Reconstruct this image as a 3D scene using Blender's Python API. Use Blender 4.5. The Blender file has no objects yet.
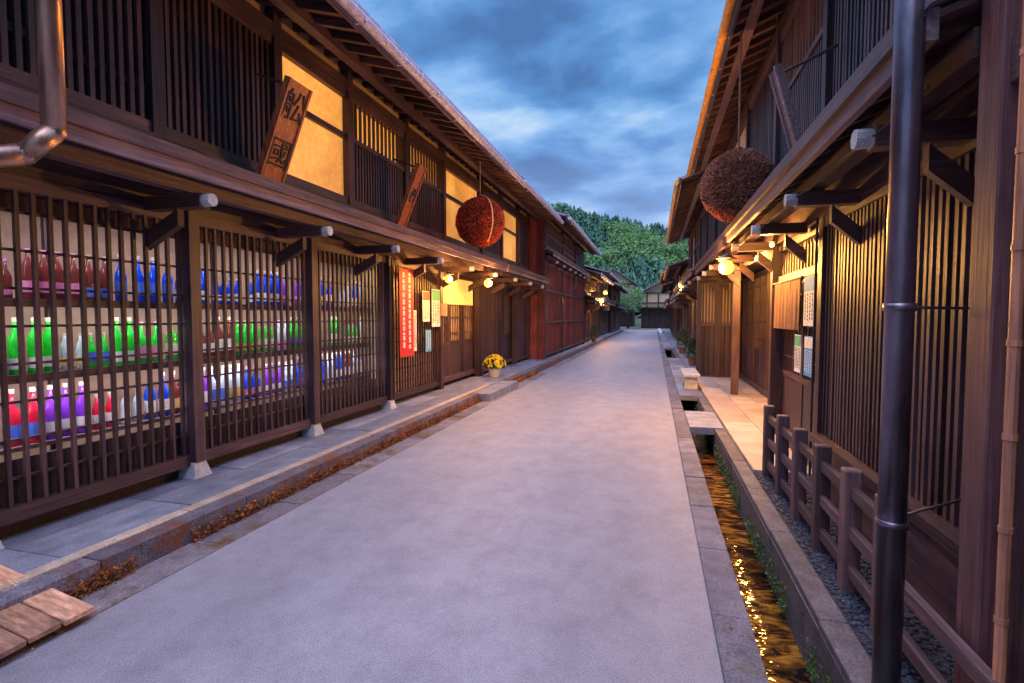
import bpy, math, random
from mathutils import Vector, Matrix, noise
R=random.Random(7)
sc=bpy.context.scene
COL=sc.collection

# ------------------------------------------------------------------ materials
def newmat(name):
    m=bpy.data.materials.new(name); m.use_nodes=True
    nt=m.node_tree; nt.nodes.clear()
    out=nt.nodes.new('ShaderNodeOutputMaterial')
    bs=nt.nodes.new('ShaderNodeBsdfPrincipled')
    nt.links.new(bs.outputs[0],out.inputs[0])
    return m,nt,bs,out
def N(nt,t,**k):
    n=nt.nodes.new(t)
    for a,b in k.items(): setattr(n,a,b)
    return n
def noise_n(nt,scale,sc3=(1,1,1),detail=4,rough=.6,coord='Object'):
    tc=N(nt,'ShaderNodeTexCoord'); mp=N(nt,'ShaderNodeMapping'); mp.inputs['Scale'].default_value=sc3
    nz=N(nt,'ShaderNodeTexNoise'); nz.inputs['Scale'].default_value=scale; nz.inputs['Detail'].default_value=detail; nz.inputs['Roughness'].default_value=rough
    nt.links.new(tc.outputs[coord],mp.inputs[0]); nt.links.new(mp.outputs[0],nz.inputs[0])
    return nz
def ramp(nt,src,stops):
    r=N(nt,'ShaderNodeValToRGB'); e=r.color_ramp.elements
    while len(e)<len(stops): e.new(.5)
    for i,(p,c) in enumerate(stops):
        e[i].position=p; e[i].color=(*c,1) if len(c)==3 else c
    nt.links.new(src,r.inputs[0]); return r
def mul(nt,a,b,fac=1.0,mode='MULTIPLY'):
    m=N(nt,'ShaderNodeMix',data_type='RGBA',blend_type=mode); m.inputs[0].default_value=fac
    nt.links.new(a,m.inputs[6]); nt.links.new(b,m.inputs[7]); return m.outputs[2]
def bump(nt,bs,src,st=.4,d=.01):
    b=N(nt,'ShaderNodeBump'); b.inputs['Strength'].default_value=st; b.inputs['Distance'].default_value=d
    nt.links.new(src,b.inputs['Height']); nt.links.new(b.outputs[0],bs.inputs['Normal'])
def wood(name,c,axis='z',rough=.6,var=.45,emis=None):
    m,nt,bs,out=newmat(name)
    s={'x':(1.2,28,28),'y':(28,1.2,28),'z':(28,28,1.2)}[axis]
    n1=noise_n(nt,1.6,s,6,.65)
    r1=ramp(nt,n1.outputs[0],[(.3,tuple(v*.42 for v in c)),(.55,c),(.75,tuple(min(1,v*1.8) for v in c))])
    n2=noise_n(nt,1.3,(1,1,1),6,.65)
    r2=ramp(nt,n2.outputs[0],[(.3,(.55,.52,.66)),(.7,(1.4,1.22,1.1))])
    o=mul(nt,r1.outputs[0],r2.outputs[0])
    at=N(nt,'ShaderNodeAttribute',attribute_name='var')
    r3=ramp(nt,at.outputs['Fac'],[(0,(1-var,)*3),(1,(1+var,)*3)])
    o=mul(nt,o,r3.outputs[0])
    nt.links.new(o,bs.inputs['Base Color'])
    rr=N(nt,'ShaderNodeMapRange'); rr.inputs[3].default_value=rough-.15; rr.inputs[4].default_value=rough+.2
    nt.links.new(n1.outputs[0],rr.inputs[0]); nt.links.new(rr.outputs[0],bs.inputs['Roughness'])
    bump(nt,bs,n1.outputs[0],.6,.006)
    return m
def rocky(name,c1,c2,scale=6,rough=.8,fine=90,fs=.35,moss=None,mosst=.55,bst=.4):
    m,nt,bs,out=newmat(name)
    n1=noise_n(nt,scale,(1,1,1),8,.65)
    r1=ramp(nt,n1.outputs[0],[(.3,c1),(.7,c2)])
    n2=noise_n(nt,fine,(1,1,1),2,.7)
    r2=ramp(nt,n2.outputs[0],[(.3,(1-fs,)*3),(.7,(1+fs,)*3)])
    o=mul(nt,r1.outputs[0],r2.outputs[0])
    at=N(nt,'ShaderNodeAttribute',attribute_name='var')
    r3=ramp(nt,at.outputs['Fac'],[(0,(.75,)*3),(1,(1.25,)*3)])
    o=mul(nt,o,r3.outputs[0])
    if moss:
        n3=noise_n(nt,2.3,(1,1,1),8,.75)
        r4=ramp(nt,n3.outputs[0],[(mosst-.06,(0,0,0)),(mosst+.06,(1,1,1))])
        mx=N(nt,'ShaderNodeMix',data_type='RGBA'); nt.links.new(r4.outputs[0],mx.inputs[0]); nt.links.new(o,mx.inputs[6]); mx.inputs[7].default_value=(*moss,1); o=mx.outputs[2]
    nt.links.new(o,bs.inputs['Base Color']); bs.inputs['Roughness'].default_value=rough
    ad=N(nt,'ShaderNodeMath',operation='ADD'); nt.links.new(n1.outputs[0],ad.inputs[0]); nt.links.new(n2.outputs[0],ad.inputs[1])
    bump(nt,bs,ad.outputs[0],bst,.01)
    return m
def plain(name,c,rough=.5,metal=0,emit=None,es=1,var=False):
    m,nt,bs,out=newmat(name)
    n=noise_n(nt,14,(1,1,1),5,.6)
    r=ramp(nt,n.outputs[0],[(.3,tuple(v*.8 for v in c)),(.7,tuple(min(1,v*1.15) for v in c))])
    o=r.outputs[0]
    nt.links.new(o,bs.inputs['Base Color']); bs.inputs['Roughness'].default_value=rough; bs.inputs['Metallic'].default_value=metal
    if emit:
        r=ramp(nt,n.outputs[0],[(.3,tuple(v*.8 for v in emit)),(.7,emit)])
        n9=noise_n(nt,1.1,(1,1,1),2,.5); r9=ramp(nt,n9.outputs[0],[(.35,(.6,.5,.45)),(.65,(1,1,1))])
        nt.links.new(mul(nt,r.outputs[0],r9.outputs[0]),bs.inputs['Emission Color']); bs.inputs['Emission Strength'].default_value=es
    return m
def metalpipe(name,c,rough=.3,met=.9):
    m,nt,bs,out=newmat(name)
    n=noise_n(nt,5,(3,3,.6),6,.7)
    r=ramp(nt,n.outputs[0],[(.3,tuple(v*.5 for v in c)),(.6,c),(.8,tuple(min(1,v*1.3) for v in c))])
    nt.links.new(r.outputs[0],bs.inputs['Base Color']); bs.inputs['Metallic'].default_value=met
    rr=N(nt,'ShaderNodeMapRange'); rr.inputs[3].default_value=rough; rr.inputs[4].default_value=rough+.3
    nt.links.new(n.outputs[0],rr.inputs[0]); nt.links.new(rr.outputs[0],bs.inputs['Roughness'])
    return m

WV=wood('dark_wood_v',(.080,.045,.055),'z',.46)
WH=wood('dark_wood_h',(.095,.054,.062),'y',.46)
WX=wood('dark_wood_x',(.12,.066,.062),'x',.55)
WL=wood('weathered_beam',(.27,.19,.22),'y',.6)
WR=wood('red_brown_boards',(.27,.060,.045),'z',.6)
WN=wood('near_boards',(.12,.055,.055),'z',.5)
WS=wood('sign_wood',(.50,.15,.055),'z',.5,.2)
WD=wood('dark_sign_wood',(.12,.06,.05),'z',.5,.2)
WP=wood('plank_wood',(.55,.32,.2),'x',.6)
WF=wood('rail_wood',(.13,.078,.082),'y',.65)
WFV=wood('rail_post_wood',(.14,.08,.082),'z',.65)
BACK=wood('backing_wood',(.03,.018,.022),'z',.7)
ENDW=rocky('beam_end_paint',(.45,.43,.45),(.7,.68,.68),8,.6)
CREAM=plain('glowing_cream',(.75,.5,.2),.8,emit=(1,.44,.08),es=.9)  # cream panels with a warm emission built into the material
PLASTER=rocky('plaster',(.55,.40,.24),(.68,.52,.33),3,.9,120,.08)
SHOPBACK=plain('shop_back_glow',(.28,.20,.17),.8,emit=(1,.58,.34),es=.13)  # back wall glows by itself, standing in for the interior lighting
TRANSOM=plain('transom_paper',(.8,.6,.3),.8,emit=(1,.5,.08),es=1.4)
ROOF=rocky('roof_boards',(.16,.14,.165),(.32,.29,.34),4,.7)
GUT=metalpipe('gutter_metal',(.66,.62,.86),.35,.3)
COP=metalpipe('copper_gutter',(1,.45,.07),.35,.25)
PIPE=metalpipe('dark_pipe',(.24,.20,.25),.2,.85)
PIPE2=metalpipe('bronze_pipe',(.55,.33,.24),.2,.85)
WHITE=plain('white_paper',(.82,.82,.82),.7)
BLUEP=plain('blue_paper',(.05,.35,.75),.7)
REDP=plain('red_paper',(.75,.1,.08),.7)
GREENP=plain('green_paper',(.1,.45,.25),.7)
RED=plain('red_cloth',(.75,.03,.03),.7)
BROWNC=plain('brown_cloth',(.22,.09,.05),.8)
INK=plain('ink',(.02,.02,.025),.7)
BULB=plain('bulb_glow',(1,.7,.2),.5,emit=(1,.38,.035),es=9)
def road_mat():
    m,nt,bs,out=newmat('asphalt')
    n1=noise_n(nt,.45,(1.4,.3,1),8,.62); r1=ramp(nt,n1.outputs[0],[(.3,(.235,.225,.265)),(.7,(.345,.33,.38))])
    n2=noise_n(nt,150,(1,1,1),3,.65); r2=ramp(nt,n2.outputs[0],[(.32,(.55,.55,.57)),(.5,(1,1,1)),(.68,(1.34,1.32,1.32))])
    o=mul(nt,r1.outputs[0],r2.outputs[0])
    n3=noise_n(nt,3.5,(1,.8,1),9,.78); r3=ramp(nt,n3.outputs[0],[(.36,(.80,.79,.81)),(.58,(1.03,1.03,1.03))])
    o=mul(nt,o,r3.outputs[0])
    nt.links.new(o,bs.inputs['Base Color']); bs.inputs['Roughness'].default_value=.62
    bump(nt,bs,n2.outputs[0],.3,.005)
    return m
ROAD=road_mat()
STRIP=rocky('gutter_concrete',(.14,.115,.135),(.26,.23,.26),5,.8,100,.4,moss=(.13,.07,.03),mosst=.57)
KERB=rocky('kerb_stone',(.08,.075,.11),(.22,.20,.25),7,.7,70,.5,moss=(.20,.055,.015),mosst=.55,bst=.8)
KERBT=rocky('kerb_top',(.36,.27,.20),(.6,.46,.36),7,.7,70,.3)  # warm tone carries the shop light spilling onto the kerb top
PAVE=rocky('pavement_stone',(.15,.16,.225),(.32,.33,.43),4,.5,80,.3)
BORD=rocky('border_stone',(.08,.078,.11),(.22,.21,.27),5,.7,90,.5,moss=(.08,.08,.04),mosst=.62)
CHW=rocky('channel_wall',(.065,.058,.075),(.19,.165,.18),6,.7,60,.45,moss=(.07,.10,.025),mosst=.6)
TILE=rocky('entry_slab',(.48,.36,.32),(.72,.58,.5),3,.35,60,.15)
GRAV=rocky('gravel_ground',(.015,.018,.026),(.06,.065,.09),40,.8,60,.5,bst=1)
GROUND=rocky('ground_earth',(.10,.09,.08),(.2,.18,.16),2,.9,50,.3)

# ------------------------------------------------------------------ mesh builder
class B:
    def __init__(s,name):
        s.name=name; s.d={}; s.root=None
    def _g(s,m):
        if m not in s.d: s.d[m]=([],[],[])
        return s.d[m]
    def hexa(s,m,p,var=None):
        V,Fc,A=s._g(m); b=len(V); V.extend([tuple(q) for q in p]); v=R.random() if var is None else var; A.extend([v]*8)
        for f in ((0,3,2,1),(4,5,6,7),(0,1,5,4),(1,2,6,5),(2,3,7,6),(3,0,4,7)): Fc.append([b+i for i in f])
    def box(s,m,x0,x1,y0,y1,z0,z1,var=None):
        if x0>x1:x0,x1=x1,x0
        if y0>y1:y0,y1=y1,y0
        s.hexa(m,[(x0,y0,z0),(x1,y0,z0),(x1,y1,z0),(x0,y1,z0),(x0,y0,z1),(x1,y0,z1),(x1,y1,z1),(x0,y1,z1)],var)
    def slope(s,m,xa,za,xb,zb,y0,y1,t,var=None):
        if xa>xb: xa,za,xb,zb=xb,zb,xa,za
        s.hexa(m,[(xa,y0,za),(xb,y0,zb),(xb,y1,zb),(xa,y1,za),(xa,y0,za+t),(xb,y0,zb+t),(xb,y1,zb+t),(xa,y1,za+t)],var)
    def cyl(s,m,p0,p1,r,n=12,r1=None,cap=True):
        V,Fc,A=s._g(m); b=len(V); p0=Vector(p0);p1=Vector(p1); d=(p1-p0).normalized()
        u=d.orthogonal().normalized(); w=d.cross(u); r1=r if r1 is None else r1; v=R.random()
        for p,rr in ((p0,r),(p1,r1)):
            for i in range(n):
                a=2*math.pi*i/n; V.append(tuple(p+u*math.cos(a)*rr+w*math.sin(a)*rr)); A.append(v)
        for i in range(n):
            j=(i+1)%n; Fc.append([b+i,b+j,b+n+j,b+n+i])
        if cap:
            Fc.append([b+i for i in range(n)][::-1]); Fc.append([b+n+i for i in range(n)])
    def face(s,m,pts,var=None):
        V,Fc,A=s._g(m); b=len(V); V.extend([tuple(q) for q in pts]); A.extend([R.random() if var is None else var]*len(pts)); Fc.append(list(range(b,b+len(pts))))
    def done(s,bevel=0,smooth=()):
        obs=[]
        for m,(V,Fc,A) in s.d.items():
            me=bpy.data.meshes.new(m.name); me.from_pydata(V,[],Fc); me.materials.append(m)
            at=me.attributes.new('var','FLOAT','POINT'); at.data.foreach_set('value',A)
            o=bpy.data.objects.new(m.name+'_part',me); COL.objects.link(o); obs.append(o)
            if m in smooth:
                for pl in me.polygons: pl.use_smooth=len(pl.vertices)<=4
            if bevel:
                bv=o.modifiers.new('b','BEVEL'); bv.width=bevel; bv.segments=1; bv.limit_method='ANGLE'
        if len(obs)==1:
            obs[0].name=s.name; s.root=obs[0]
        else:
            e=bpy.data.objects.new(s.name,None); COL.objects.link(e); s.root=e
            for o in obs: o.parent=e
        return s.root
def frange(a,b,st):
    n=max(1,int(round((b-a)/st))); return [a+(b-a)*(i+.5)/n for i in range(n)]

# ------------------------------------------------------------------ townhouse
def lattice(b,s,a,y0,y1,z0,z1,kind,lod=1):
    def bx(m,a0,a1,*r,**k): b.box(m,s*a0,s*a1,*r,**k)
    bx(WH,a-.02,a+.06,y0,y1,z0,z0+.10); bx(WH,a-.02,a+.06,y0,y1,z1-.09,z1)
    if kind=='slat':
        for y in frange(y0+.02,y1-.02,.075*lod):
            j=R.uniform(-.003,.003); bx(WV,a+R.uniform(-.004,.004),a+.03,y+j-.018*lod,y+j+.018*lod,z0+.1,z1-.09)
        for z in frange(z0,z1,.75): bx(WH,a+.033,a+.06,y0,y1,z-.03,z+.03)
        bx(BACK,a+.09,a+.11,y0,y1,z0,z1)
    if kind=='open':
        for y in frange(y0+.02,y1-.02,.098):
            j=R.uniform(-.002,.002); bx(WV,a,a+.028,y+j-.0125,y+j+.0125,z0+.1,z1-.09)
        for z in frange(z0+.15,z1-.1,.235): bx(WH,a+.029,a+.044,y0,y1,z-.009,z+.009)
    if kind=='board':
        for y in frange(y0,y1,.22*lod): bx(WR,a+.03,a+.05,y-.107*lod,y+.107*lod,z0+.1,z1-.09)
        for y in frange(y0,y1,.22*lod): bx(WR,a+.012,a+.029,y-.02,y+.02,z0+.1,z1-.09,var=.1)
        for z in (z0+(z1-z0)*.36,z0+(z1-z0)*.7): bx(WH,a-.01,a+.011,y0,y1,z-.04,z+.04)
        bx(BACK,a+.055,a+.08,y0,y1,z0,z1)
    if kind=='dark':
        for y in frange(y0,y1,.24*lod): bx(WV,a+.03,a+.05,y-.117*lod,y+.117*lod,z0+.1,z1-.09)
        for z in (z0+.5,z0+(z1-z0)*.6): bx(WH,a,a+.029,y0,y1,z-.03,z+.03)
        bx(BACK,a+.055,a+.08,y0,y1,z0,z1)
    if kind in('cream','plaster'):
        bx(CREAM if kind=='cream' else PLASTER,a+.05,a+.07,y0,y1,z0+.1,z1-.09)
        bx(WH,a,a+.045,y0,y1,z0+(z1-z0)*.58,z0+(z1-z0)*.58+.07)
    if kind=='mix':
        zm=z0+(z1-z0)*.58
        bx(CREAM,a+.09,a+.11,y0,y1,zm,z1); bx(BACK,a+.09,a+.11,y0,y1,z0,zm-.002)
        for y in frange(y0+.02,y1-.02,.12*lod): bx(WV,a,a+.03,y-.018,y+.018,zm+.06,z1-.09)
        for y in frange(y0+.02,y1-.02,.075*lod): bx(WV,a,a+.03,y-.02,y+.02,z0+.1,zm)
        bx(WH,a-.02,a+.05,y0,y1,zm,zm+.06)
    if kind=='door':
        n=max(1,int(round((y1-y0)/.85))); w=(y1-y0)/n
        for i in range(n):
            ya=y0+i*w; o=.02*(i%2)
            bx(WV,a+.03+o,a+.06+o,ya,ya+.07,z0+.1,z1-.09); bx(WV,a+.03+o,a+.06+o,ya+w-.07,ya+w,z0+.1,z1-.09)
            bx(WV,a+.04+o,a+.055+o,ya+.07,ya+w-.07,z0+.1,z0+.75)
            bx(WH,a+.03+o,a+.06+o,ya+.07,ya+w-.07,z0+.75,z0+.82)
            for y in frange(ya+.07,ya+w-.07,.11): bx(WV,a+.035+o,a+.055+o,y-.01,y+.01,z0+.82,z1-.09)
            for z in frange(z0+.82,z1-.09,.35): bx(WH,a+.04+o,a+.05+o,ya+.07,ya+w-.07,z-.01,z+.01)
        bx(PLASTER,a+.10,a+.12,y0,y1,z0,z1)

def townhouse(name,s,W,y0,y1,zp=2.62,zt=4.65,ovp=.65,ovt=1.0,low=(),up=(),lod=1,zbase=.15,gut=GUT,pitch=.3,depth=9,zl=None,rest=True,endm=None):
    b=B(name)
    def bx(m,a0,a1,*r,**k): b.box(m,s*a0,s*a1,*r,**k)
    zl=zl or zp-.12
    ea=W-ovt; ze=zt; zw=ze+(ovt)*pitch; ra=W+depth/2; rz=ze+(ra-ea)*pitch
    a0=W+.13; a1=W+depth
    def prof(y): return [(s*a0,y,zp-.05),(s*a1,y,zp-.05),(s*a1,y,zw-.1),(s*ra,y,rz-.05),(s*a0,y,zw)]
    P0=prof(y0+.03);P1=prof(y1-.03)
    b.face(BACK,P0,.5);b.face(BACK,P1[::-1],.5)
    for i in range(5):
        j=(i+1)%5; b.face(BACK,[P0[i],P0[j],P1[j],P1[i]],.5)
    b.slope(ROOF,s*ea,ze+.06,s*ra,rz+.06,y0-.15,y1+.15,.07)
    b.slope(ROOF,s*ra,rz+.06,s*(a1+1),rz+.06-(a1+1-ra)*pitch,y0-.15,y1+.15,.07)
    bx(WH,ra-.15,ra+.15,y0-.2,y1+.2,rz+.08,rz+.25)
    b.slope(WX,s*(ea+.03),ze+.035,s*(W+.12),zw+.035,y0-.1,y1+.1,.02)
    for y in frange(y0,y1,.3*lod):
        b.slope(WX,s*(ea+.05),ze-.045,s*(W+.12),zw-.045,y-.03,y+.03,.078)
    bx(WH,ea,ea+.03,y0-.15,y1+.15,ze-.07,ze+.1)
    bx(WL,ea-.03,ea-.003,y0-.16,y1+.16,ze+.06,ze+.13)
    bx(GUT,ea-.045,ea-.031,y0-.16,y1+.16,ze+.12,ze+.15)
    b.cyl(gut,(s*(ea-.08),y0-.15,ze+.0),(s*(ea-.08),y1+.15,ze-.02),.055,12)
    for y in frange(y0,y1,.9*lod): bx(gut,ea-.14,ea+.01,y-.01,y+.01,ze-.06,ze-.04)
    bx(WH,W-.45,W-.33,y0,y1,zw-.27,zw-.27+.12)
    pe=W-ovp
    b.slope(WX,s*(pe+.02),zp+.1,s*(W+.1),zp+.1+ovp*.42,y0,y1,.03)
    b.slope(ROOF,s*(pe-.03),zp+.133,s*(W+.02),zp+.133+ovp*.42,y0-.05,y1+.05,.05)
    bx(WL,pe-.02,pe+.02,y0,y1,zp+.02,zp+.14)
    bx(WH,pe-.05,pe-.021,y0,y1,zp+.11,zp+.2)
    bx(WH,pe+.13,pe+.23,y0,y1,zp-.06,zp+.05)
    for y in frange(y0,y1,.3*lod): b.slope(WX,s*(pe+.03),zp+.05,s*(W+.05),zp+.05+ovp*.42,y-.02,y+.02,.05)
    bx(WH,W-.03,W+.1,y0,y1,zl,zp+.12)
    bx(WH,W-.05,W+.1,y0,y1,zp+ovp*.42+.02,zp+ovp*.42+.2)
    for y in frange(y0,y1,1.55):
        bx(WX,pe+.06,W,y-.055,y+.055,zp-.17,zp-.065)
        b.cyl(ENDW,(s*(pe-.02),y,zp-.115),(s*(pe+.06),y,zp-.115),.05,10)
        b.slope(WX,s*(pe+.3),zp-.30,s*(W),zp-.48,y-.03,y+.03,.13)
    for (ya,yb,kind,rec) in low:
        a=W+rec
        if kind!='shop' :
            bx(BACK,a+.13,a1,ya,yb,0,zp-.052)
            if kind: lattice(b,s,a,ya,yb,zbase+.1,zl,kind,lod)
        bx(WV,W-.03,W+.1,ya-.06,ya+.06,zbase,zl)
    bx(WV,W-.03,W+.1,y1-.121,y1-.001,zbase,zl)
    zu0=zp+ovp*.42+.2; zu1=zw-.35
    bx(WH,W-.04,W+.1,y0,y1,zu1,zu1+.14)
    bx(PLASTER if rest else BACK,W+.07,W+.1,y0,y1,zu1+.14,zw+.03)
    for (ya,yb,kind) in up:
        lattice(b,s,W,ya,yb,zu0,zu1,kind,lod)
        bx(WV,W-.045,W+.1,ya-.06,ya+.06,zu0,zw)
    return b

# ================================================================== LEFT near shop
b=townhouse('sake_shop_townhouse',-1,4.0,-2,11.75,low=[(-2,7.25,'shop',0),(7.3,9.4,'open',.02),(9.4,11.75,'door',.1)],
  up=[(-2,-.2,'slat'),(-.2,1.6,'slat'),(1.6,3.4,'slat'),(3.46,4.85,'slat'),(4.9,6.25,'cream'),(6.3,7.9,'mix'),(7.95,9.5,'mix'),(9.55,11.7,'cream')])
for (ya,yb) in ((-1.6,.3),(.36,2.1),(2.16,3.68),(3.74,5.36),(5.42,7.2)):
    lattice(b,-1,3.97,ya,yb,.27,2.5,'open')
    b.box(BACK,-4.06,-4.03,ya,yb,.33,.66)
b.box(BACK,-4.099,-4.062,-2,7.25,.16,.5)
for y in (-1.63,.33,2.13,3.71,5.39,7.25):
    b.box(WV,-4.06,-3.90,y-.055,y+.055,.30,2.52)
    b.hexa(ENDW,[(-4.1+.0,y-.1,.14),(-3.87,y-.1,.14),(-3.87,y+.1,.14),(-4.1,y+.1,.14),(-4.06,y-.06,.298),(-3.91,y-.06,.298),(-3.91,y+.06,.298),(-4.06,y+.06,.298)])
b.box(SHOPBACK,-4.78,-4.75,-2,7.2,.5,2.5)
b.box(WX,-5,-4.1,-2,7.25,.15,.5)
b.box(WX,-4.74,-4.1,-2,7.2,2.48,2.5)
b.box(WX,-4.16,-4.13,-2,7.2,2.30,2.478)
b.box(PLASTER,-4.8,-4.12,7.2,7.24,.5,2.48)
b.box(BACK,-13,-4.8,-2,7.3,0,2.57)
for z in (.69,1.19,1.72):
    b.box(WL,-4.58,-4.24,-2,7.19,z-.03,z)
for z in (1.19,1.72):
    b.box(WH,-4.24,-4.22,-2,7.19,z-.055,z+.004)
for y in (-.5,1.2,3,4.6,6.2): b.box(WV,-4.62,-4.585,y-.02,y+.02,.5,2.48)
b.box(PLASTER,-4.16,-4.13,7.3,9.4,.25,2.5)
b.box(TRANSOM,-4.135,-4.12,9.5,11.6,1.85,2.4)
b.done()

# bottles ----------------------------------------------------------
def bottle_mat(name,c,e):
    m,nt,bs,out=newmat(name)
    n=noise_n(nt,30,(1,1,.4),3,.5); r=ramp(nt,n.outputs[0],[(.3,tuple(v*.75 for v in c)),(.7,c)])
    nt.links.new(r.outputs[0],bs.inputs['Base Color']); bs.inputs['Roughness'].default_value=.12
    tr=N(nt,'ShaderNodeBsdfTranslucent'); tr.inputs[0].default_value=(*e,1)
    mx=N(nt,'ShaderNodeMixShader'); mx.inputs[0].default_value=.35
    nt.links.new(bs.outputs[0],mx.inputs[1]); nt.links.new(tr.outputs[0],mx.inputs[2]); nt.links.new(mx.outputs[0],out.inputs[0])
    return m
BM={'blue':bottle_mat('blue_glass',(.02,.12,1),(.03,.2,1)),'purple':bottle_mat('violet_glass',(.38,.08,.9),(.5,.12,1)),
 'green':bottle_mat('green_glass',(.04,.85,.08),(.15,1,.08)),'clear':bottle_mat('pale_glass',(.75,.85,1),(.7,.9,1)),
 'brown':bottle_mat('brown_glass',(.28,.07,.07),(.6,.15,.1)),'red':bottle_mat('red_glass',(.9,.03,.1),(1,.08,.12))}
LABEL=plain('bottle_label',(.88,.88,.92),.6); LABELP=plain('bottle_label_pink',(.9,.3,.65),.6); LABELB=plain('bottle_label_blue',(.08,.2,.9),.6); CAPM=plain('bottle_cap',(.6,.5,.4),.4)
LABELY=plain('bottle_label_gold',(.8,.6,.2),.5)
bb=B('sake_bottles')
def lathe(b,m,x,y,z,prof,n=10):
    V,Fc,A=b._g(m); base=len(V); v=R.random()
    for r,h in prof:
        for i in range(n):
            a=2*math.pi*i/n; V.append((x+r*math.cos(a),y+r*math.sin(a),z+h)); A.append(v)
    for k in range(len(prof)-1):
        for i in range(n):
            j=(i+1)%n; Fc.append([base+k*n+i,base+k*n+j,base+(k+1)*n+j,base+(k+1)*n+i])
    Fc.append([base+(len(prof)-1)*n+i for i in range(n)]); Fc.append([base+i for i in range(n)][::-1])
rows={.69:['purple','clear','brown','purple','clear','red','blue'],1.19:['green','green','clear','green','clear','brown','green'],1.72:['blue','blue','purple','brown','clear','blue','blue']}
for z,cs in rows.items():
    y=-1.0; run=0
    while y<7.1:
        if run<=0:
            cur=R.choice(cs); run=R.choice([2,2,3,4]); h=R.choice([.28,.36,.4,.4]); r=(.034 if h<.33 else .046)*R.uniform(.9,1.05)
            lab=R.choice([LABEL,LABEL,LABELP,LABELB,LABELY]); gap=R.choice([.02,.03,.05]); l0=R.uniform(.08,.16); l1=l0+R.uniform(.18,.30); sh=R.uniform(.5,.6)
        run-=1
        if R.random()<.96:
            x=-4.32+R.uniform(-.02,.02)
            lathe(bb,BM[cur],x,y,z+.001,[(r*.95,0),(r,.01),(r,h*sh),(r*.85,h*(sh+.08)),(r*.35,h*(sh+.2)),(r*.3,h*.93)])
            lathe(bb,lab,x,y,z,[(r*1.03,h*l0),(r*1.03,h*l1)])
            lathe(bb,CAPM if lab!=LABELP else lab,x,y,z,[(r*.38,h*.92),(r*.38,h*1.0)])
        y+=2*r+gap
bb.done(smooth=set(BM.values()))

def area(name,loc,rot,sx,sy,e,c):
    l=bpy.data.lights.new(name,'AREA'); l.shape='RECTANGLE'; l.size=sx; l.size_y=sy; l.energy=e; l.color=c
    o=bpy.data.objects.new(name,l); o.location=loc; o.rotation_euler=rot; COL.objects.link(o)
def pt(name,loc,e,c=(1,.46,.10),r=.05):
    l=bpy.data.lights.new(name,'POINT'); l.energy=e; l.color=c; l.shadow_soft_size=r
    o=bpy.data.objects.new(name,l); o.location=loc; COL.objects.link(o)
# tube lights: one behind the valance, one hidden behind the nosing of each shelf
area('shop_tube_light',(-4.19,3.0,2.40),(0,math.radians(6),0),.04,8,46,(.95,.93,1))
area('shop_tube_light',(-4.235,3.0,1.655),(0,math.radians(14),0),.03,8,26,(1,.92,.9))
area('shop_tube_light',(-4.235,3.0,1.125),(0,math.radians(14),0),.03,8,30,(1,.90,.95))

# signs -------------------------------------------------------------
def signboard(name,s,y,ab,at,zb,zt,w,mat,txt):
    b=B(name); t=.05
    d=Vector((s*at,0,zt))-Vector((s*ab,0,zb)); L=d.length; d.normalize()
    nrm=Vector((-s*d.z,0,s*d.x)); nrm=nrm if nrm.x*(-s)>0 else -nrm
    p0=Vector((s*ab,y,zb));p1=Vector((s*at,y,zt)); Y=Vector((0,w/2,0))
    b.hexa(mat,[p0-Y,p0+Y,p0+Y-nrm*t,p0-Y-nrm*t,p1-Y,p1+Y,p1+Y-nrm*t,p1-Y-nrm*t])
    for sg in (-1,1):
        a=p0+Vector((0,sg*(w/2-.015),0))+nrm*.002;c=p1+Vector((0,sg*(w/2-.015),0))+nrm*.002;h=Vector((0,.013,0));k=nrm*.015
        b.hexa(mat,[a-h,a+h,a+h+k,a-h+k,c-h,c+h,c+h+k,c-h+k])
    b.cyl(WD,p1-d*.05-nrm*t,Vector((s*(at+.5),y,zt+.15)),.015,6)
    root=b.done()
    n=len(txt)
    for i,ch in enumerate(txt):
        cu=bpy.data.curves.new('letter','FONT'); cu.body=ch; cu.size=w*.95; cu.align_x='CENTER'; cu.align_y='CENTER'; cu.extrude=.004
        o=bpy.data.objects.new('letter_%d'%i,cu); COL.objects.link(o)
        f=.5+ (n/2-.5-i)*(w*1.4)/L
        X=d.cross(nrm)
        M=Matrix((X,d,nrm)).transposed().to_4x4(); M.translation=p0.lerp(p1,f)+nrm*.006
        o.matrix_world=M; cu.materials.append(INK)
        o.parent=root
signboard('hanging_signboard',-1,4.5,3.75,3.38,2.98,3.88,.34,WS,'舩國')
signboard('hanging_signboard',-1,7.3,3.75,3.38,2.98,3.85,.26,WS,'酒')
signboard('hanging_signboard',1,5.1,1.25,.98,2.75,3.75,.2,WL,'')

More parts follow.
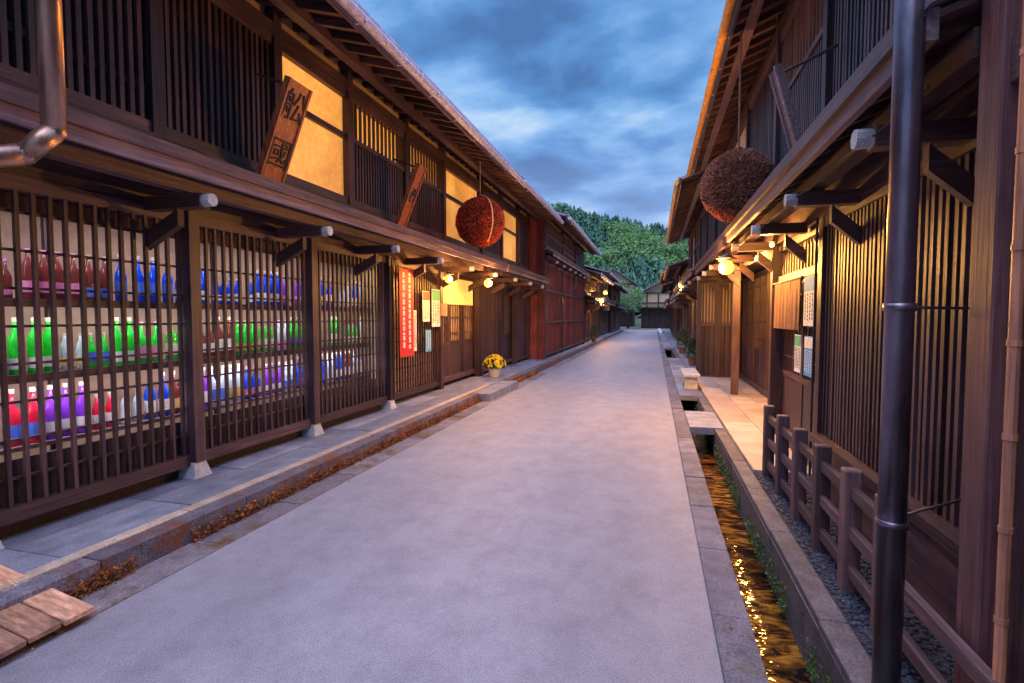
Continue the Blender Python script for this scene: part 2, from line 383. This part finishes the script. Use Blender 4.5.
# sugidama ----------------------------------------------------------
def needlemat(name,c1,c2):
    m,nt,bs,out=newmat(name)
    at=N(nt,'ShaderNodeAttribute',attribute_name='var')
    n=noise_n(nt,4,(1,1,1),5,.7)
    r=ramp(nt,at.outputs['Fac'],[(0,c1),(1,c2)]); r2=ramp(nt,n.outputs[0],[(.3,(.6,.6,.6)),(.7,(1.3,1.25,1.2))])
    nt.links.new(mul(nt,r.outputs[0],r2.outputs[0]),bs.inputs['Base Color']); bs.inputs['Roughness'].default_value=.8
    return m
def sugidama(name,c,r,mat,core,zrope,stream=False):
    b=B(name); c=Vector(c)
    for i in range(11000):
        z=R.uniform(-1,1);a=R.uniform(0,2*math.pi);q=math.sqrt(1-z*z); n=Vector((q*math.cos(a),q*math.sin(a),z))
        n2=(n+Vector((R.uniform(-1,1),R.uniform(-1,1),R.uniform(-1,1)))*.5).normalized()
        k=r*(.93+.04*noise.noise(n*4)); p=c+n*k; w=n2.cross(Vector((R.uniform(-1,1),R.uniform(-1,1),.3))).normalized()*R.uniform(.008,.015)
        b.face(mat,[p-w,p+w,p+n2*R.uniform(.03,.055)])
    lathe(b,core,c.x,c.y,c.z,[(max(.002,r*.93*math.sin(math.pi*i/16)),-r*.93*math.cos(math.pi*i/16)) for i in range(17)],28)
    b.cyl(WP,(c.x,c.y,c.z+r*.9),(c.x,c.y,zrope),.012,6)
    b.cyl(WD,(c.x,c.y,c.z+r*.93),(c.x,c.y,c.z+r*1.06),r*.2,12,r*.1)
    if stream:
        pts=[]
        for i in range(15):
            t=i/14*math.pi*.8; n=Vector((math.sin(t)*.72,-math.sin(t)*.69,math.cos(t))); pts.append(c+n*(r*1.06))
        for p,q in zip(pts,pts[1:]): b.cyl(ROPE,p,q,.013,6)
    b.done(smooth={core})
ROPE=wood('straw_rope',(.8,.6,.35),'z',.8,.1)
sugidama('cedar_ball',(-3.42,10.1,3.5),.5,needlemat('cedar_needles_red',(.22,.03,.018),(.90,.17,.08)),rocky('cedar_core_red',(.16,.022,.014),(.32,.05,.03),30,.9,60,.5),4.8,True)
sugidama('cedar_ball',(1.02,7.3,3.27),.455,needlemat('cedar_needles_brown',(.18,.075,.055),(.75,.34,.24)),rocky('cedar_core_brown',(.10,.04,.03),(.2,.1,.07),30,.9,60,.5),5.3)

# ================================================================== LEFT further
b=townhouse('wooden_townhouse',-1,3.98,11.8,16.7,low=[(11.8,13.4,'slat',.0),(13.4,15,'door',.1),(15,16.7,'dark',0)],
  up=[(11.85,13.4,'mix'),(13.5,15.2,'cream'),(15.3,16.6,'slat')],lod=1.2); b.done()
b=townhouse('red_wood_townhouse',-1,3.5,16.95,27.2,zp=3.55,zt=4.75,ovp=.3,ovt=.75,low=[(17,20.4,'board',0),(20.4,23.8,'board',0),(23.8,27.2,'board',0)],
  up=[(17.05,20.4,'mix'),(20.4,23.8,'board'),(23.8,27.2,'slat')],lod=1.4)
for i in range(18):
    a=3.62+i*.24; b.box(WR,-a-.117,-a+.117,16.86,16.93,.17,4.75+(a-2.75)*.3-.06)
b.box(WH,-8,-3.5,16.83,16.858,2.3,2.42)
b.done()
def gen(s,W,y0,y1,zp,zt,lod,kind=('slat','dark','door')):
    n=max(2,int((y1-y0)/2.2)); ys=[y0+(y1-y0)*i/n for i in range(n+1)]
    b=townhouse('wooden_townhouse',s,W,y0,y1,zp=zp,zt=zt,ovp=.6,ovt=.9,
      low=[(ys[i],ys[i+1],R.choice(kind),0) for i in range(n)],up=[(ys[i]+.03,ys[i+1]-.03,R.choice(['slat','mix','plaster','slat'])) for i in range(n)],lod=lod,gut=GUT if s<0 else COP)
    b.done()
gen(-1,3.6,27.4,35,2.4,3.7,2); gen(-1,3.75,35.2,45,2.6,4.4,2.2); gen(-1,3.5,45.3,57,2.5,4.0,2.5)

# ================================================================== RIGHT
b=townhouse('wooden_townhouse',1,1.5,2.36,14.0,zp=2.62,zt=5.2,ovp=.5,ovt=.62,zbase=.0,gut=COP,pitch=.42,
  low=[(2.4,3.9,'slat',0),(3.9,5.35,'slat',0),(5.4,7.4,'door',.05),(7.45,10.9,'slat',.57),(10.9,14,'door',.57)],
  up=[(2.4,3.9,'slat'),(3.9,5.4,'slat'),(5.4,7.4,'mix'),(7.4,9.6,'slat'),(9.6,11.8,'plaster'),(11.8,14,'slat')])
b.box(WH,1.44,1.6,2.4,5.35,0,.45); b.box(WH,1.40,1.6,2.4,5.35,.452,.52)
b.box(TRANSOM,1.585,1.60,5.5,7.3,2.12,2.36); b.box(WH,1.53,1.6,5.46,7.4,2.02,2.10)
for y in frange(5.5,7.3,.12): b.box(WV,1.56,1.58,y-.012,y+.012,2.12,2.36)
b.box(WV,1.5,2.2,7.41,7.47,0,2.5)
b.box(PLASTER,1.56,2.1,7.475,7.485,.3,2.3)
b.box(BACK,1.1,2.1,14.03,14.1,0,2.6)
for i in range(8): b.box(WV,1.12+i*.12,1.225+i*.12,13.98,14.03,.1,1.35)
b.box(WX,1.08,2.07,13.93,14.02,1.35,1.45); b.box(WX,1.08,2.07,13.93,14.02,2.42,2.54); b.box(WX,1.08,2.07,13.93,14.02,.0,.1)
b.box(WV,1.05,1.15,13.9,14.04,0,2.6); b.box(WV,1.98,2.07,13.9,14.04,0,2.6)
b.box(PLASTER,1.16,1.97,14.005,14.028,1.45,2.42)
for i in range(11): b.box(WV,1.18+i*.073,1.215+i*.073,13.96,13.985,1.45,2.42)
b.done()
gen(1,1.5,14.2,25.6,2.62,5.0,1.4); gen(1,1.55,26,34,2.5,3.9,2); gen(1,1.4,34.3,44,2.5,4.2,2.2); gen(1,1.6,44.3,57,2.5,4.0,2.5)
b=B('wooden_house_wing')
b.box(BACK,1.26,3,-2,2.30,0,5.3)
for y in frange(-2,2.2,.24): b.box(WN,1.22,1.25,y-.115,y+.115,0,2.38)
for y in frange(-2,2.2,.12): b.box(WN,1.22,1.25,y-.03,y+.03,2.56,5.3)
b.box(WN,1.14,1.27,2.2,2.34,0,5.3); b.box(WN,1.17,1.26,1.55,1.63,0,2.38)
b.box(WH,1.16,1.255,-2,2.2,2.39,2.55); b.box(WH,1.19,1.255,-2,2.2,.0,.14)
b.box(WV,1.28,1.6,2.305,2.36,0,5.3)
b.done(bevel=.006)
BAMB=wood('bamboo_stem',(.55,.24,.13),'z',.4,.15)
b=B('bamboo_pole')
for i in range(9): b.cyl(BAMB,(1.10,2.0,.02+i*.3),(1.10,2.0,.315+i*.3),.017,10); b.cyl(BAMB,(1.10,2.0,.305+i*.3),(1.10,2.0,.325+i*.3),.020,10)
b.done()
b=B('downpipe')
b.cyl(PIPE,(.94,2.4,-.02),(.94,2.4,5.15),.050,24)
for z in (.75,1.62,3.3,4.4):
    b.cyl(PIPE,(.94,2.4,z),(.94,2.4,z+.03),.056,24); b.cyl(PIPE,(.96,2.45,z+.015),(1.5,2.9,z+.015),.006,6)
b.done(smooth={PIPE})
b=B('downpipe')
pts=[(-3.08,2.07,4.62),(-3.08,2.07,2.58),(-3.16,1.98,2.44),(-3.42,1.72,2.34),(-3.46,1.66,2.2),(-3.46,1.66,.16)]
for p,q in zip(pts,pts[1:]): b.cyl(PIPE2,p,q,.055,18)
for p in pts[1:5]: lathe(b,PIPE2,p[0],p[1],p[2],[(max(.002,.056*math.sin(math.pi*i/8)),-.056*math.cos(math.pi*i/8)) for i in range(9)],18)
b.cyl(PIPE2,(-3.08,2.07,3.4),(-3.08,2.07,3.44),.063,18)
b.done(smooth={PIPE2})
# electric conduit and cable clipped along the facades
b=B('facade_cable')
def wire(pts,r=.006):
    for p,q in zip(pts,pts[1:]): b.cyl(INK,p,q,r,5,None,False)
ws=[]
for i in range(60):
    y=-1+i*.3; ws.append((-3.93,y,3.02+.012*math.sin(i*1.3)-.015*(i%5==2)))
wire(ws); wire([(p[0]-.005,p[1],p[2]+.03+.01*math.sin(k*.9)) for k,p in enumerate(ws)],.004)
wire([(-3.9,7.27,2.5),(-3.885,7.27,1.9),(-3.885,7.27,.3)],.009)
wire([(1.44,5.40,2.5),(1.435,5.40,.1)],.011)
wire([(1.05,2.5+i*.5,2.52-.02*math.sin(i*1.57)**2) for i in range(18)],.005)
b.box(PLASTER,-3.965,-3.89,9.32,9.48,1.6,1.85)
b.done()

b=B('wooden_railing')
ys=[5.5,4.95,4.4,3.85,3.32,2.84,1.2]
for y in ys:
    b.box(WFV,1.05,1.14,y-.045,y+.045,-.0,.74+R.uniform(-.01,.01))
for z in (.12,.34,.57): b.box(WF,1.075,1.115,1.2 if z<.4 else 2.7,5.55,z,z+.075)
b.done(bevel=.008)
b=B('stone_bench')
for y in (11.45,12.35): b.box(ENDW,.64,.90,y,y+.14,.056,.33)
b.box(ENDW,.60,.94,11.3,12.65,.332,.40)
b.done(bevel=.012)

# ================================================================== ground
b=B('ground')
for x0,x1 in ((-500,.5),(.83,500)):
    b.face(GROUND,[(x0,-60,0),(x1,-60,0),(x1,600,0),(x0,600,0)],.5)
b.done()
def strip(name,m,x0,x1,y0,y1,z,seg,th=.0,gap=.006,j=.003):
    b=B(name); y=y0
    while y<y1:
        L=seg*R.uniform(.75,1.2); e=min(y+L,y1); dz=R.uniform(-j,j)
        b.box(m,x0,x1,y+gap,e-gap,z-th,z+dz); y=e
    b.done(bevel=.004)
b=B('road')
b.face(ROAD,[(-2.87,-5,.006),(.32,-5,.006),(.55,60,.006),(-2.87,60,.006)],.5); b.done()
strip('gutter_strip',STRIP,-3.11,-2.85,-4,56,.014,.9,.03)
strip('kerb',KERB,-3.28,-3.11,-4,9.1,.17,1.1,.2,.004,.004)
strip('kerb',KERB,-3.28,-3.11,11.3,56,.17,1.3,.2,.004,.004)
b=B('pavement')
y=-4
while y<56:
    L=R.uniform(.8,1.3)
    for x0,x1 in ((-3.7,-3.285),(-4.4,-3.705)): b.box(PAVE,x0,x1,y+.004,y+L-.004,0,.165+R.uniform(-.004,.004))
    y+=L
b.done(bevel=.004)
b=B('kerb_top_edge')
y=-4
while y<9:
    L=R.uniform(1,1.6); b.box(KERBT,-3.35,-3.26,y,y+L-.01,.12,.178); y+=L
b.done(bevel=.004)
strip('entrance_slab',PAVE,-3.4,-2.92,9.15,11.25,.15,.7,.14,.01)
strip('border_stone',BORD,.315,.5,-3,56,.028,1.0,.35,.004,.006)
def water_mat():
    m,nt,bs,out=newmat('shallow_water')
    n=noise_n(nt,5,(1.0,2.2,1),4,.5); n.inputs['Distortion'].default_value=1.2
    r=ramp(nt,n.outputs[0],[(.40,(.012,.006,.006)),(.52,(.17,.065,.01)),(.66,(.60,.28,.035))])  # gold and dark streaks paint warm reflections and ripples into the bed colour
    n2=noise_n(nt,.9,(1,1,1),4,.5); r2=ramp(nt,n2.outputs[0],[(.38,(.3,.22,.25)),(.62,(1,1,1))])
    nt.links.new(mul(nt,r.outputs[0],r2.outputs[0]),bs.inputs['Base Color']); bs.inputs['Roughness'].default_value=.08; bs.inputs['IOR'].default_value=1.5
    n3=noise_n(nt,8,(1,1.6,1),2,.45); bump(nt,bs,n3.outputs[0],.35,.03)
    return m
b=B('drain_channel')
y=-4
while y<56:
    L=R.uniform(.9,1.4)
    b.box(CHW,.44,.5-R.uniform(0,.01),y,y+L-.006,-.45,-.002)
    b.box(CHW,.83+R.uniform(0,.008),.97,y,y+L-.006,-.45,.045+R.uniform(-.005,.005))
    y+=L
b.done(bevel=.006)
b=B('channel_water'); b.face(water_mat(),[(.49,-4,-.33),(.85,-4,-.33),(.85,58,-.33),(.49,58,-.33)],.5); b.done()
strip('channel_cover_slab',PAVE,.5,.95,7.6,8.9,.055,.65,.1,.01)
strip('channel_cover_slab',PAVE,.5,.95,10.6,20,.055,.9,.1,.01)
strip('channel_cover_slab',PAVE,.5,.95,26,50,.055,.9,.1,.01)
b=B('gravel_strip')
b.box(GRAV,.975,1.5,-3,5.55,0,.03)
b.done()
PEB=rocky('pebble_stone',(.012,.018,.03),(.07,.08,.12),5,.5,30,.2)
b=B('pebbles')
for i in range(2600):
    x=R.uniform(.99,1.42);y=R.uniform(1.6,5.5);r=R.uniform(.007,.016)
    lathe(b,PEB,x,y,.03,[(r*.8,0),(r,r*.4),(r*.6,r*.85)],6)
b.done()
b=B('entrance_paving')
y=5.57
while y<13.9:
    L=.62
    xr=1.6 if y<7.3 else 2.1
    x=.975
    while x<xr-.05:
        w=min(.42 if x<1.3 else .38,xr-x); b.box(TILE,x+.004,x+w-.004,y+.004,min(y+L,13.92)-.004,0,.07+R.uniform(-.002,.002)); x+=w
    y+=L
b.done(bevel=.004)
strip('pavement',PAVE,.975,1.6,14.2,56,.06,1.2,.06,.006)

def moss(name,m,xc,xs,y0,y1,z0,z1,n,size=.02,thr=0):
    b=B(name)
    for i in range(n):
        y=y0+(y1-y0)*R.random()**1.6
        if noise.noise(Vector((xc,y*1.7,3)))<thr: continue
        f=R.random()**1.5
        p=Vector((xc+R.gauss(0,xs),y,z0+(z1-z0)*f)); s_=size*R.uniform(.4,1.2)*(1+y*.05)
        d=Vector((R.uniform(-1,1),R.uniform(-1,1),R.uniform(0,1)))*s_; e=Vector((R.uniform(-1,1),R.uniform(-1,1),R.uniform(-.3,1)))*s_
        b.face(m,[p,p+d,p+d+e,p+e])
    b.done()
moss('moss',needlemat('orange_moss',(.14,.04,.01),(.65,.20,.04)),-3.095,.012,1.3,14,.012,.10,15000,.013,-.3)
moss('moss',needlemat('green_moss',(.03,.05,.01),(.18,.2,.04)),-3.10,.02,1.3,14,.012,.07,4000,.012,0)
moss('moss',needlemat('green_moss_r',(.03,.06,.01),(.16,.26,.03)),.825,.008,1.5,12,-.31,-.12,6000,.012,-.1)
moss('moss',needlemat('green_moss_l',(.03,.06,.01),(.14,.2,.03)),.505,.012,1.5,12,-.33,.0,3500,.011,0)
b=B('fallen_leaves')
LV=needlemat('leaf_litter',(.12,.05,.015),(.45,.22,.06))
for i in range(420):
    y=1.3+18*R.random()**1.4; x=R.choice([-2.95+R.gauss(0,.09),-2.95+R.gauss(0,.12),.42+R.gauss(0,.05)])
    s_=R.uniform(.006,.014); a=R.uniform(0,6.28); d=Vector((math.cos(a),math.sin(a),R.uniform(0,.4)))*s_; e=Vector((-math.sin(a),math.cos(a),R.uniform(0,.3)))*s_*.6
    p=Vector((x,y,.034 if x>0 else .024)); b.face(LV,[p-d,p-e,p+d,p+e])
b.done()
b=B('wooden_plank_ramp')
for i in range(5): b.slope(WP,-3.5,.185,-2.82+R.uniform(-.02,.02),.05,1.25+i*.15,1.39+i*.15,.03)
b.done(bevel=.004)

# ------------------------------------------------------------------ posters, banner
def poster(name,m,s,a,y0,y1,z0,z1,lines=6,lm=None,head=None):
    b=B(name); b.box(m,s*a,s*(a+.004),y0,y1,z0,z1)
    zz=z1-.04*(z1-z0)
    if head:
        b.box(head,s*(a-.003),s*(a-.0005),y0+.01,y1-.01,z1-.3*(z1-z0),z1-.01); zz=z1-.34*(z1-z0)
    n=lines
    for i in range(n):
        y=y0+(y1-y0)*(i+.7)/(n+.4); w=(y1-y0)/n*.3
        z=zz
        while z>z0+.12*(z1-z0):
            l=(z1-z0)*R.uniform(.03,.07)
            b.box(lm or INK,s*(a-.002),s*(a-.0005),y-w/2,y+w/2,z-l,z); z-=l*1.35
    b.done()
poster('red_banner',RED,-1,3.82,7.36,7.85,.95,2.35,2,WHITE)
poster('notice_poster',WHITE,-1,3.96,7.98,8.25,1.0,1.7,5)
poster('notice_poster',WHITE,-1,3.96,8.5,8.8,1.5,2.05,4,None,REDP)
poster('notice_poster',WHITE,-1,3.96,8.9,9.28,1.4,2.1,4,None,GREENP)
poster('notice_poster',BLUEP,-1,3.955,8.6,8.85,.95,1.35,3,WHITE)
poster('notice_poster',WHITE,1,1.49,5.62,5.98,1.5,2.0,4,None,BLUEP)
poster('notice_poster',WHITE,1,1.49,6.05,6.3,1.0,1.4,4,None,GREENP)
poster('notice_poster',BLUEP,1,1.485,5.6,5.9,1.0,1.4,4,WHITE,WHITE)
b=B('cloth_curtain')
for i in range(3):
    y=6.08+i*.4
    for k in range(6):
        ya=y+k*.062; o=.012*math.sin(k*1.9+i); o2=.012*math.sin((k+1)*1.9+i)
        b.face(BROWNC,[(1.465+o,ya,1.45),(1.465+o2,ya+.062,1.45),(1.475,ya+.062,2.0),(1.475,ya,2.0)],.5)
b.cyl(WL,(1.475,6.0,2.005),(1.475,7.35,2.005),.012,8)
b.done()

def bulb(x,y,z,e,r=.05,top=.35):
    b=B('wall_lamp')
    lathe(b,BULB,x,y,z,[(max(.002,r*math.sin(math.pi*i/8)),-r*math.cos(math.pi*i/8)) for i in range(9)],14)
    b.cyl(PIPE,(x,y,z+r*.9),(x,y,z+r*1.9),r*.45,10); b.cyl(PIPE,(x,y,z+r*1.8),(x,y,z+top),.008,6)
    b.cyl(PIPE,(x,y,z+r*1.2),(x,y,z+r*1.7),r*1.4,14,r*.5)
    b.done(smooth={BULB})
    pt('lamp_light',(x-(r+.05)*(1 if x>0 else -1),y-.06,z-.03),e)
bulb(1.0,8.1,2.30,300,.105)
bulb(-3.42,10.6,2.3,140,.085); bulb(-3.5,8.6,2.25,95,.07)
pt('entry_light',(1.75,9.8,2.3),170)
bulb(1.3,6.6,2.42,60,.028,.15)
bulb(-3.0,31,2.5,260,.14); bulb(-3.05,34,3.1,150,.12); bulb(.95,20,2.7,120,.08)

# ------------------------------------------------------------------ flowers
POT=plain('white_pot',(.75,.72,.72),.35); SOIL=plain('soil',(.05,.035,.02),.9); CLAY=plain('clay_pot',(.35,.14,.07),.7)
LEAF=needlemat('leaf_green',(.02,.05,.012),(.09,.19,.04)); FL=needlemat('yellow_petal',(.7,.45,.01),(1,.85,.03))
def potplant(name,fx,fy,z0,pm,nf,sc_=1.0,tall=.26):
    b=B(name)
    lathe(b,pm,fx,fy,z0,[(.10,0),(.115,.01),(.15,.2),(.165,.2),(.165,.225),(.145,.225)],20)
    lathe(b,SOIL,fx,fy,z0+.205,[(.14,0),(.14,.01)],16)
    for i in range(900):
        a=R.uniform(0,6.28);z=R.uniform(0,1);q=math.sqrt(1-z*z)*R.uniform(.5,1); p=Vector((fx+q*.24*sc_*math.cos(a),fy+q*.24*sc_*math.sin(a),z0+.215+z*tall))
        d=Vector((R.gauss(0,1),R.gauss(0,1),R.gauss(0,.6))).normalized()*.03;e=Vector((R.gauss(0,1),R.gauss(0,1),R.gauss(0,1))).normalized()*.02
        b.face(LEAF,[p,p+d+e,p+d*2,p+d-e])
    for i in range(nf):
        a=R.uniform(0,6.28);z=R.uniform(.1,1);q=math.sqrt(1-z*z); p=Vector((fx+q*.28*math.cos(a),fy+q*.28*math.sin(a),z0+.225+z*.30))
        n=Vector((q*math.cos(a),q*math.sin(a),z)); u=n.orthogonal().normalized();w=n.cross(u)
        for k in range(8):
            t=k*math.pi/4; d=u*math.cos(t)+w*math.sin(t); e=u*math.cos(t+.4)+w*math.sin(t+.4)
            b.face(FL,[p,p+d*.032+n*.008,p+e*.034+n*.012])
    b.done()
potplant('flower_pot',-3.62,11.7,.165,POT,150)
potplant('potted_shrub',1.2,17.2,.06,CLAY,0,1.0,.6)
potplant('potted_shrub',1.15,22.5,.06,CLAY,0,1.2,.8)
potplant('potted_shrub',-3.2,29,.17,CLAY,0,1.2,.7)
for (s,a0,y,z) in ((-1,2.95,29.5,2.9),(1,.95,27.5,2.9),(-1,3.1,38,2.9)):
    b=B('projecting_sign'); b.box(WP,s*a0,s*(a0+.5),y,y+.05,z-.9,z); b.box(WD,s*(a0-.03),s*(a0+.7),y-.01,y+.06,z+.002,z+.05); b.done()

# ------------------------------------------------------------------ houses at the bend of the street
def gable(b,x0,x1,y0,y1,h,rh,lower=2.6):
    xm=(x0+x1)/2
    b.box(PLASTER,x0,x1,y0,y1,lower,h); b.face(PLASTER,[(x0,y0,h),(x1,y0,h),(xm,y0,rh)])
    b.box(BACK,x0,x1,y0,y1,0,lower-.002)
    for x in frange(x0,x1,.3): b.box(WV,x-.05,x+.05,y0-.05,y0-.003,.3,lower-.2)
    for x in frange(x0,x1,1.5): b.box(WV,x-.08,x+.08,y0-.08,y0-.051,0,h)
    for z in (lower,h*.72,h): b.box(WX,x0,x1,y0-.12,y0-.081,z-.1,z+.08)
    for xa,za,xb,zb in ((x0-.8,h-.35,xm,rh),(xm,rh,x1+.8,h-.35)): b.slope(ROOF,xa,za+.02,xb,zb+.02,y0-.8,y1,.15)
    b.slope(ROOF,x0-.3,lower+.35,x1+.3,lower+.35,y0-1,y0-.13,.08)
b=B('gabled_house'); gable(b,-1.6,5.5,70,78,4.6,6.6); b.done()
b=B('gabled_house'); gable(b,6,14,76,84,6.3,8.6); b.done()
b=B('gabled_house'); gable(b,-9,-3,80,88,6.4,8.6); b.done()

# ------------------------------------------------------------------ hills & forest
HILLM=rocky('hill_soil',(.03,.05,.02),(.06,.10,.04),.3,.9,5,.3)
def hh(x,y):
    t=min(1,max(0,(y-85)/110)); t=t*t*(3-2*t)
    u=(x+34)/26
    crest=27+10*math.exp(-u*u)-.05*(x+34)+2.5*noise.noise(Vector((x*.03,y*.02,0)))
    if x>-6: crest+= 3*math.exp(-((x-26)/14)**2)
    back=max(0,1-max(0,y-205)/150)
    gul=4.5*noise.noise(Vector((x*.06,y*.012,5)))
    return max(-.5,t*(crest+gul)*back+1.2*noise.noise(Vector((x*.1,y*.1,2)))*t)
b=B('hill'); V,Fc,A=b._g(HILLM)
nx,ny=80,44
for j in range(ny+1):
    for i in range(nx+1):
        x=-200+400*i/nx;y=84+260*j/ny; V.append((x,y,hh(x,y)-.02)); A.append(.5)
for j in range(ny):
    for i in range(nx):
        k=j*(nx+1)+i; Fc.append([k,k+1,k+nx+2,k+nx+1])
b.done()
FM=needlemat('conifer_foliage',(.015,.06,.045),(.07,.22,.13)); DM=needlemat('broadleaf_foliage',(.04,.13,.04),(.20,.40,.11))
b=B('forest_trees')
def conifer(b,x,y,z,h):
    v=R.random()*.8; n=6; w=h*R.uniform(.2,.3)
    b.cyl(BACK,(x,y,z),(x,y,z+h*.5),h*.02,5,h*.01,False)
    for k in range(5):
        f=k/5; zz=z+h*(.12+f*.75); r=w*(1-f)**.7*R.uniform(.85,1.15); top=Vector((x,y,zz+h*.26*(1-f*.4)))
        for i in range(n):
            a=6.283*(i+R.uniform(-.3,.3))/n; e=.45
            rr=r*R.uniform(.6,1.3)
            b.face(FM,[top,(x+rr*math.cos(a-e),y+rr*math.sin(a-e),zz+R.uniform(-.3,.3)),(x+rr*1.1*math.cos(a),y+rr*1.1*math.sin(a),zz-h*.03),(x+rr*math.cos(a+e),y+rr*math.sin(a+e),zz+R.uniform(-.3,.3))],min(1,v+R.random()*.3))
def broad(b,x,y,z,h,n=90,lm=DM,ls=.09):
    v=R.random()*.7
    b.cyl(BACK,(x,y,z),(x,y,z+h*.6),h*.03,6,h*.012,False)
    cl=[(Vector((R.gauss(0,.2),R.gauss(0,.2),R.uniform(.4,.85)))*h,R.uniform(.14,.24)*h,R.random()) for _ in range(7)]
    for i in range(n):
        c,r,cv=R.choice(cl); d=Vector((R.gauss(0,1),R.gauss(0,1),R.gauss(0,1))).normalized()
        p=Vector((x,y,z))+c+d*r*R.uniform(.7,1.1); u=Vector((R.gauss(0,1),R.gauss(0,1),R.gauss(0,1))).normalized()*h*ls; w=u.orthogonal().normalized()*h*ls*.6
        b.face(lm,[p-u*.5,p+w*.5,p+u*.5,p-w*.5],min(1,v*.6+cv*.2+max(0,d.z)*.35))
for i in range(2400):
    y=R.uniform(98,222); x=R.uniform(-.36*y-6,.24*y)
    z=hh(x,y)-.3
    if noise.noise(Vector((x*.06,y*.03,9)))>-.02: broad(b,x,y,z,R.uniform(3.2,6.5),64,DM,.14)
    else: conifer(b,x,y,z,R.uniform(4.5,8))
b.done()
for (x,y,h) in ((-5.2,64,6.0),(-3.2,69,6.3),(6.5,66,6)):
    b=B('broadleaf_tree'); broad(b,x,y,0,h,1500,DM,.04); b.done()

# ------------------------------------------------------------------ world
w=bpy.data.worlds.new('World'); sc.world=w; w.use_nodes=True; nt=w.node_tree; nt.nodes.clear()
out=N(nt,'ShaderNodeOutputWorld'); bg=N(nt,'ShaderNodeBackground'); nt.links.new(bg.outputs[0],out.inputs[0])
sky=N(nt,'ShaderNodeTexSky'); sky.sky_type='NISHITA'; sky.sun_disc=False; sky.sun_elevation=math.radians(69); sky.sun_rotation=math.radians(180)
tc=N(nt,'ShaderNodeTexCoord'); sx=N(nt,'ShaderNodeSeparateXYZ'); nt.links.new(tc.outputs['Generated'],sx.inputs[0])
zc=N(nt,'ShaderNodeMath',operation='MAXIMUM'); nt.links.new(sx.outputs[2],zc.inputs[0]); zc.inputs[1].default_value=0
za=N(nt,'ShaderNodeMath',operation='ADD'); nt.links.new(zc.outputs[0],za.inputs[0]); za.inputs[1].default_value=.3
dx=N(nt,'ShaderNodeMath',operation='DIVIDE'); dy=N(nt,'ShaderNodeMath',operation='DIVIDE')
nt.links.new(sx.outputs[0],dx.inputs[0]); nt.links.new(za.outputs[0],dx.inputs[1]); nt.links.new(sx.outputs[1],dy.inputs[0]); nt.links.new(za.outputs[0],dy.inputs[1])
cx=N(nt,'ShaderNodeCombineXYZ'); nt.links.new(dx.outputs[0],cx.inputs[0]); nt.links.new(dy.outputs[0],cx.inputs[1])
mp=N(nt,'ShaderNodeMapping'); mp.inputs['Scale'].default_value=(1.5,2.0,1); mp.inputs['Location'].default_value=(3.1,1.9,0); nt.links.new(cx.outputs[0],mp.inputs[0])
nz=N(nt,'ShaderNodeTexNoise'); nz.inputs['Scale'].default_value=1.6; nz.inputs['Detail'].default_value=8; nz.inputs['Roughness'].default_value=.5; nz.inputs['Distortion'].default_value=.15
nt.links.new(mp.outputs[0],nz.inputs[0])
cr=ramp(nt,nz.outputs[0],[(.36,(.08,.20,.47)),(.46,(.13,.33,.72)),(.55,(.28,.53,.92)),(.66,(.62,.80,1.0))])
sm=N(nt,'ShaderNodeMix',data_type='RGBA',blend_type='MULTIPLY'); sm.inputs[0].default_value=1; nt.links.new(sky.outputs[0],sm.inputs[6]); sm.inputs[7].default_value=(.08,.08,.08,1)
m1=N(nt,'ShaderNodeMix',data_type='RGBA'); m1.inputs[0].default_value=.95; nt.links.new(sm.outputs[2],m1.inputs[6]); nt.links.new(cr.outputs[0],m1.inputs[7])
hz=N(nt,'ShaderNodeMapRange'); nt.links.new(zc.outputs[0],hz.inputs[0]); hz.inputs[1].default_value=0; hz.inputs[2].default_value=.34; hz.inputs[3].default_value=.75; hz.inputs[4].default_value=0
m2=N(nt,'ShaderNodeMix',data_type='RGBA'); nt.links.new(hz.outputs[0],m2.inputs[0]); nt.links.new(m1.outputs[2],m2.inputs[6]); m2.inputs[7].default_value=(.46,.57,.92,1)
zb=N(nt,'ShaderNodeMapRange'); nt.links.new(zc.outputs[0],zb.inputs[0]); zb.inputs[1].default_value=.55; zb.inputs[2].default_value=.9; zb.inputs[3].default_value=1; zb.inputs[4].default_value=4.0
# zenith above the view brightened to fill the street, whiter than the lower sky
zf=N(nt,'ShaderNodeMapRange'); nt.links.new(zc.outputs[0],zf.inputs[0]); zf.inputs[1].default_value=.55; zf.inputs[2].default_value=.9; zf.inputs[3].default_value=0; zf.inputs[4].default_value=.6
m3=N(nt,'ShaderNodeMix',data_type='RGBA'); nt.links.new(zf.outputs[0],m3.inputs[0]); nt.links.new(m2.outputs[2],m3.inputs[6]); m3.inputs[7].default_value=(.60,.55,.84,1)
nt.links.new(m3.outputs[2],bg.inputs[0]); nt.links.new(zb.outputs[0],bg.inputs[1])

l=bpy.data.lights.new('sun','SUN'); l.energy=1.5; l.angle=math.radians(50); l.color=(1,.91,.99)
o=bpy.data.objects.new('sun',l); o.rotation_euler=(math.radians(21),0,0); COL.objects.link(o)

cam=bpy.data.cameras.new('camera'); cam.sensor_width=36; cam.lens=520/1024*36; cam.clip_end=2000; cam.clip_start=.05
co=bpy.data.objects.new('camera',cam); co.location=(0,0,1.6); co.rotation_euler=(math.radians(90-2.8),0,math.radians(15.25)); COL.objects.link(co)
sc.camera=co
sc.view_settings.view_transform='Standard'; sc.view_settings.look='None'; sc.view_settings.exposure=0
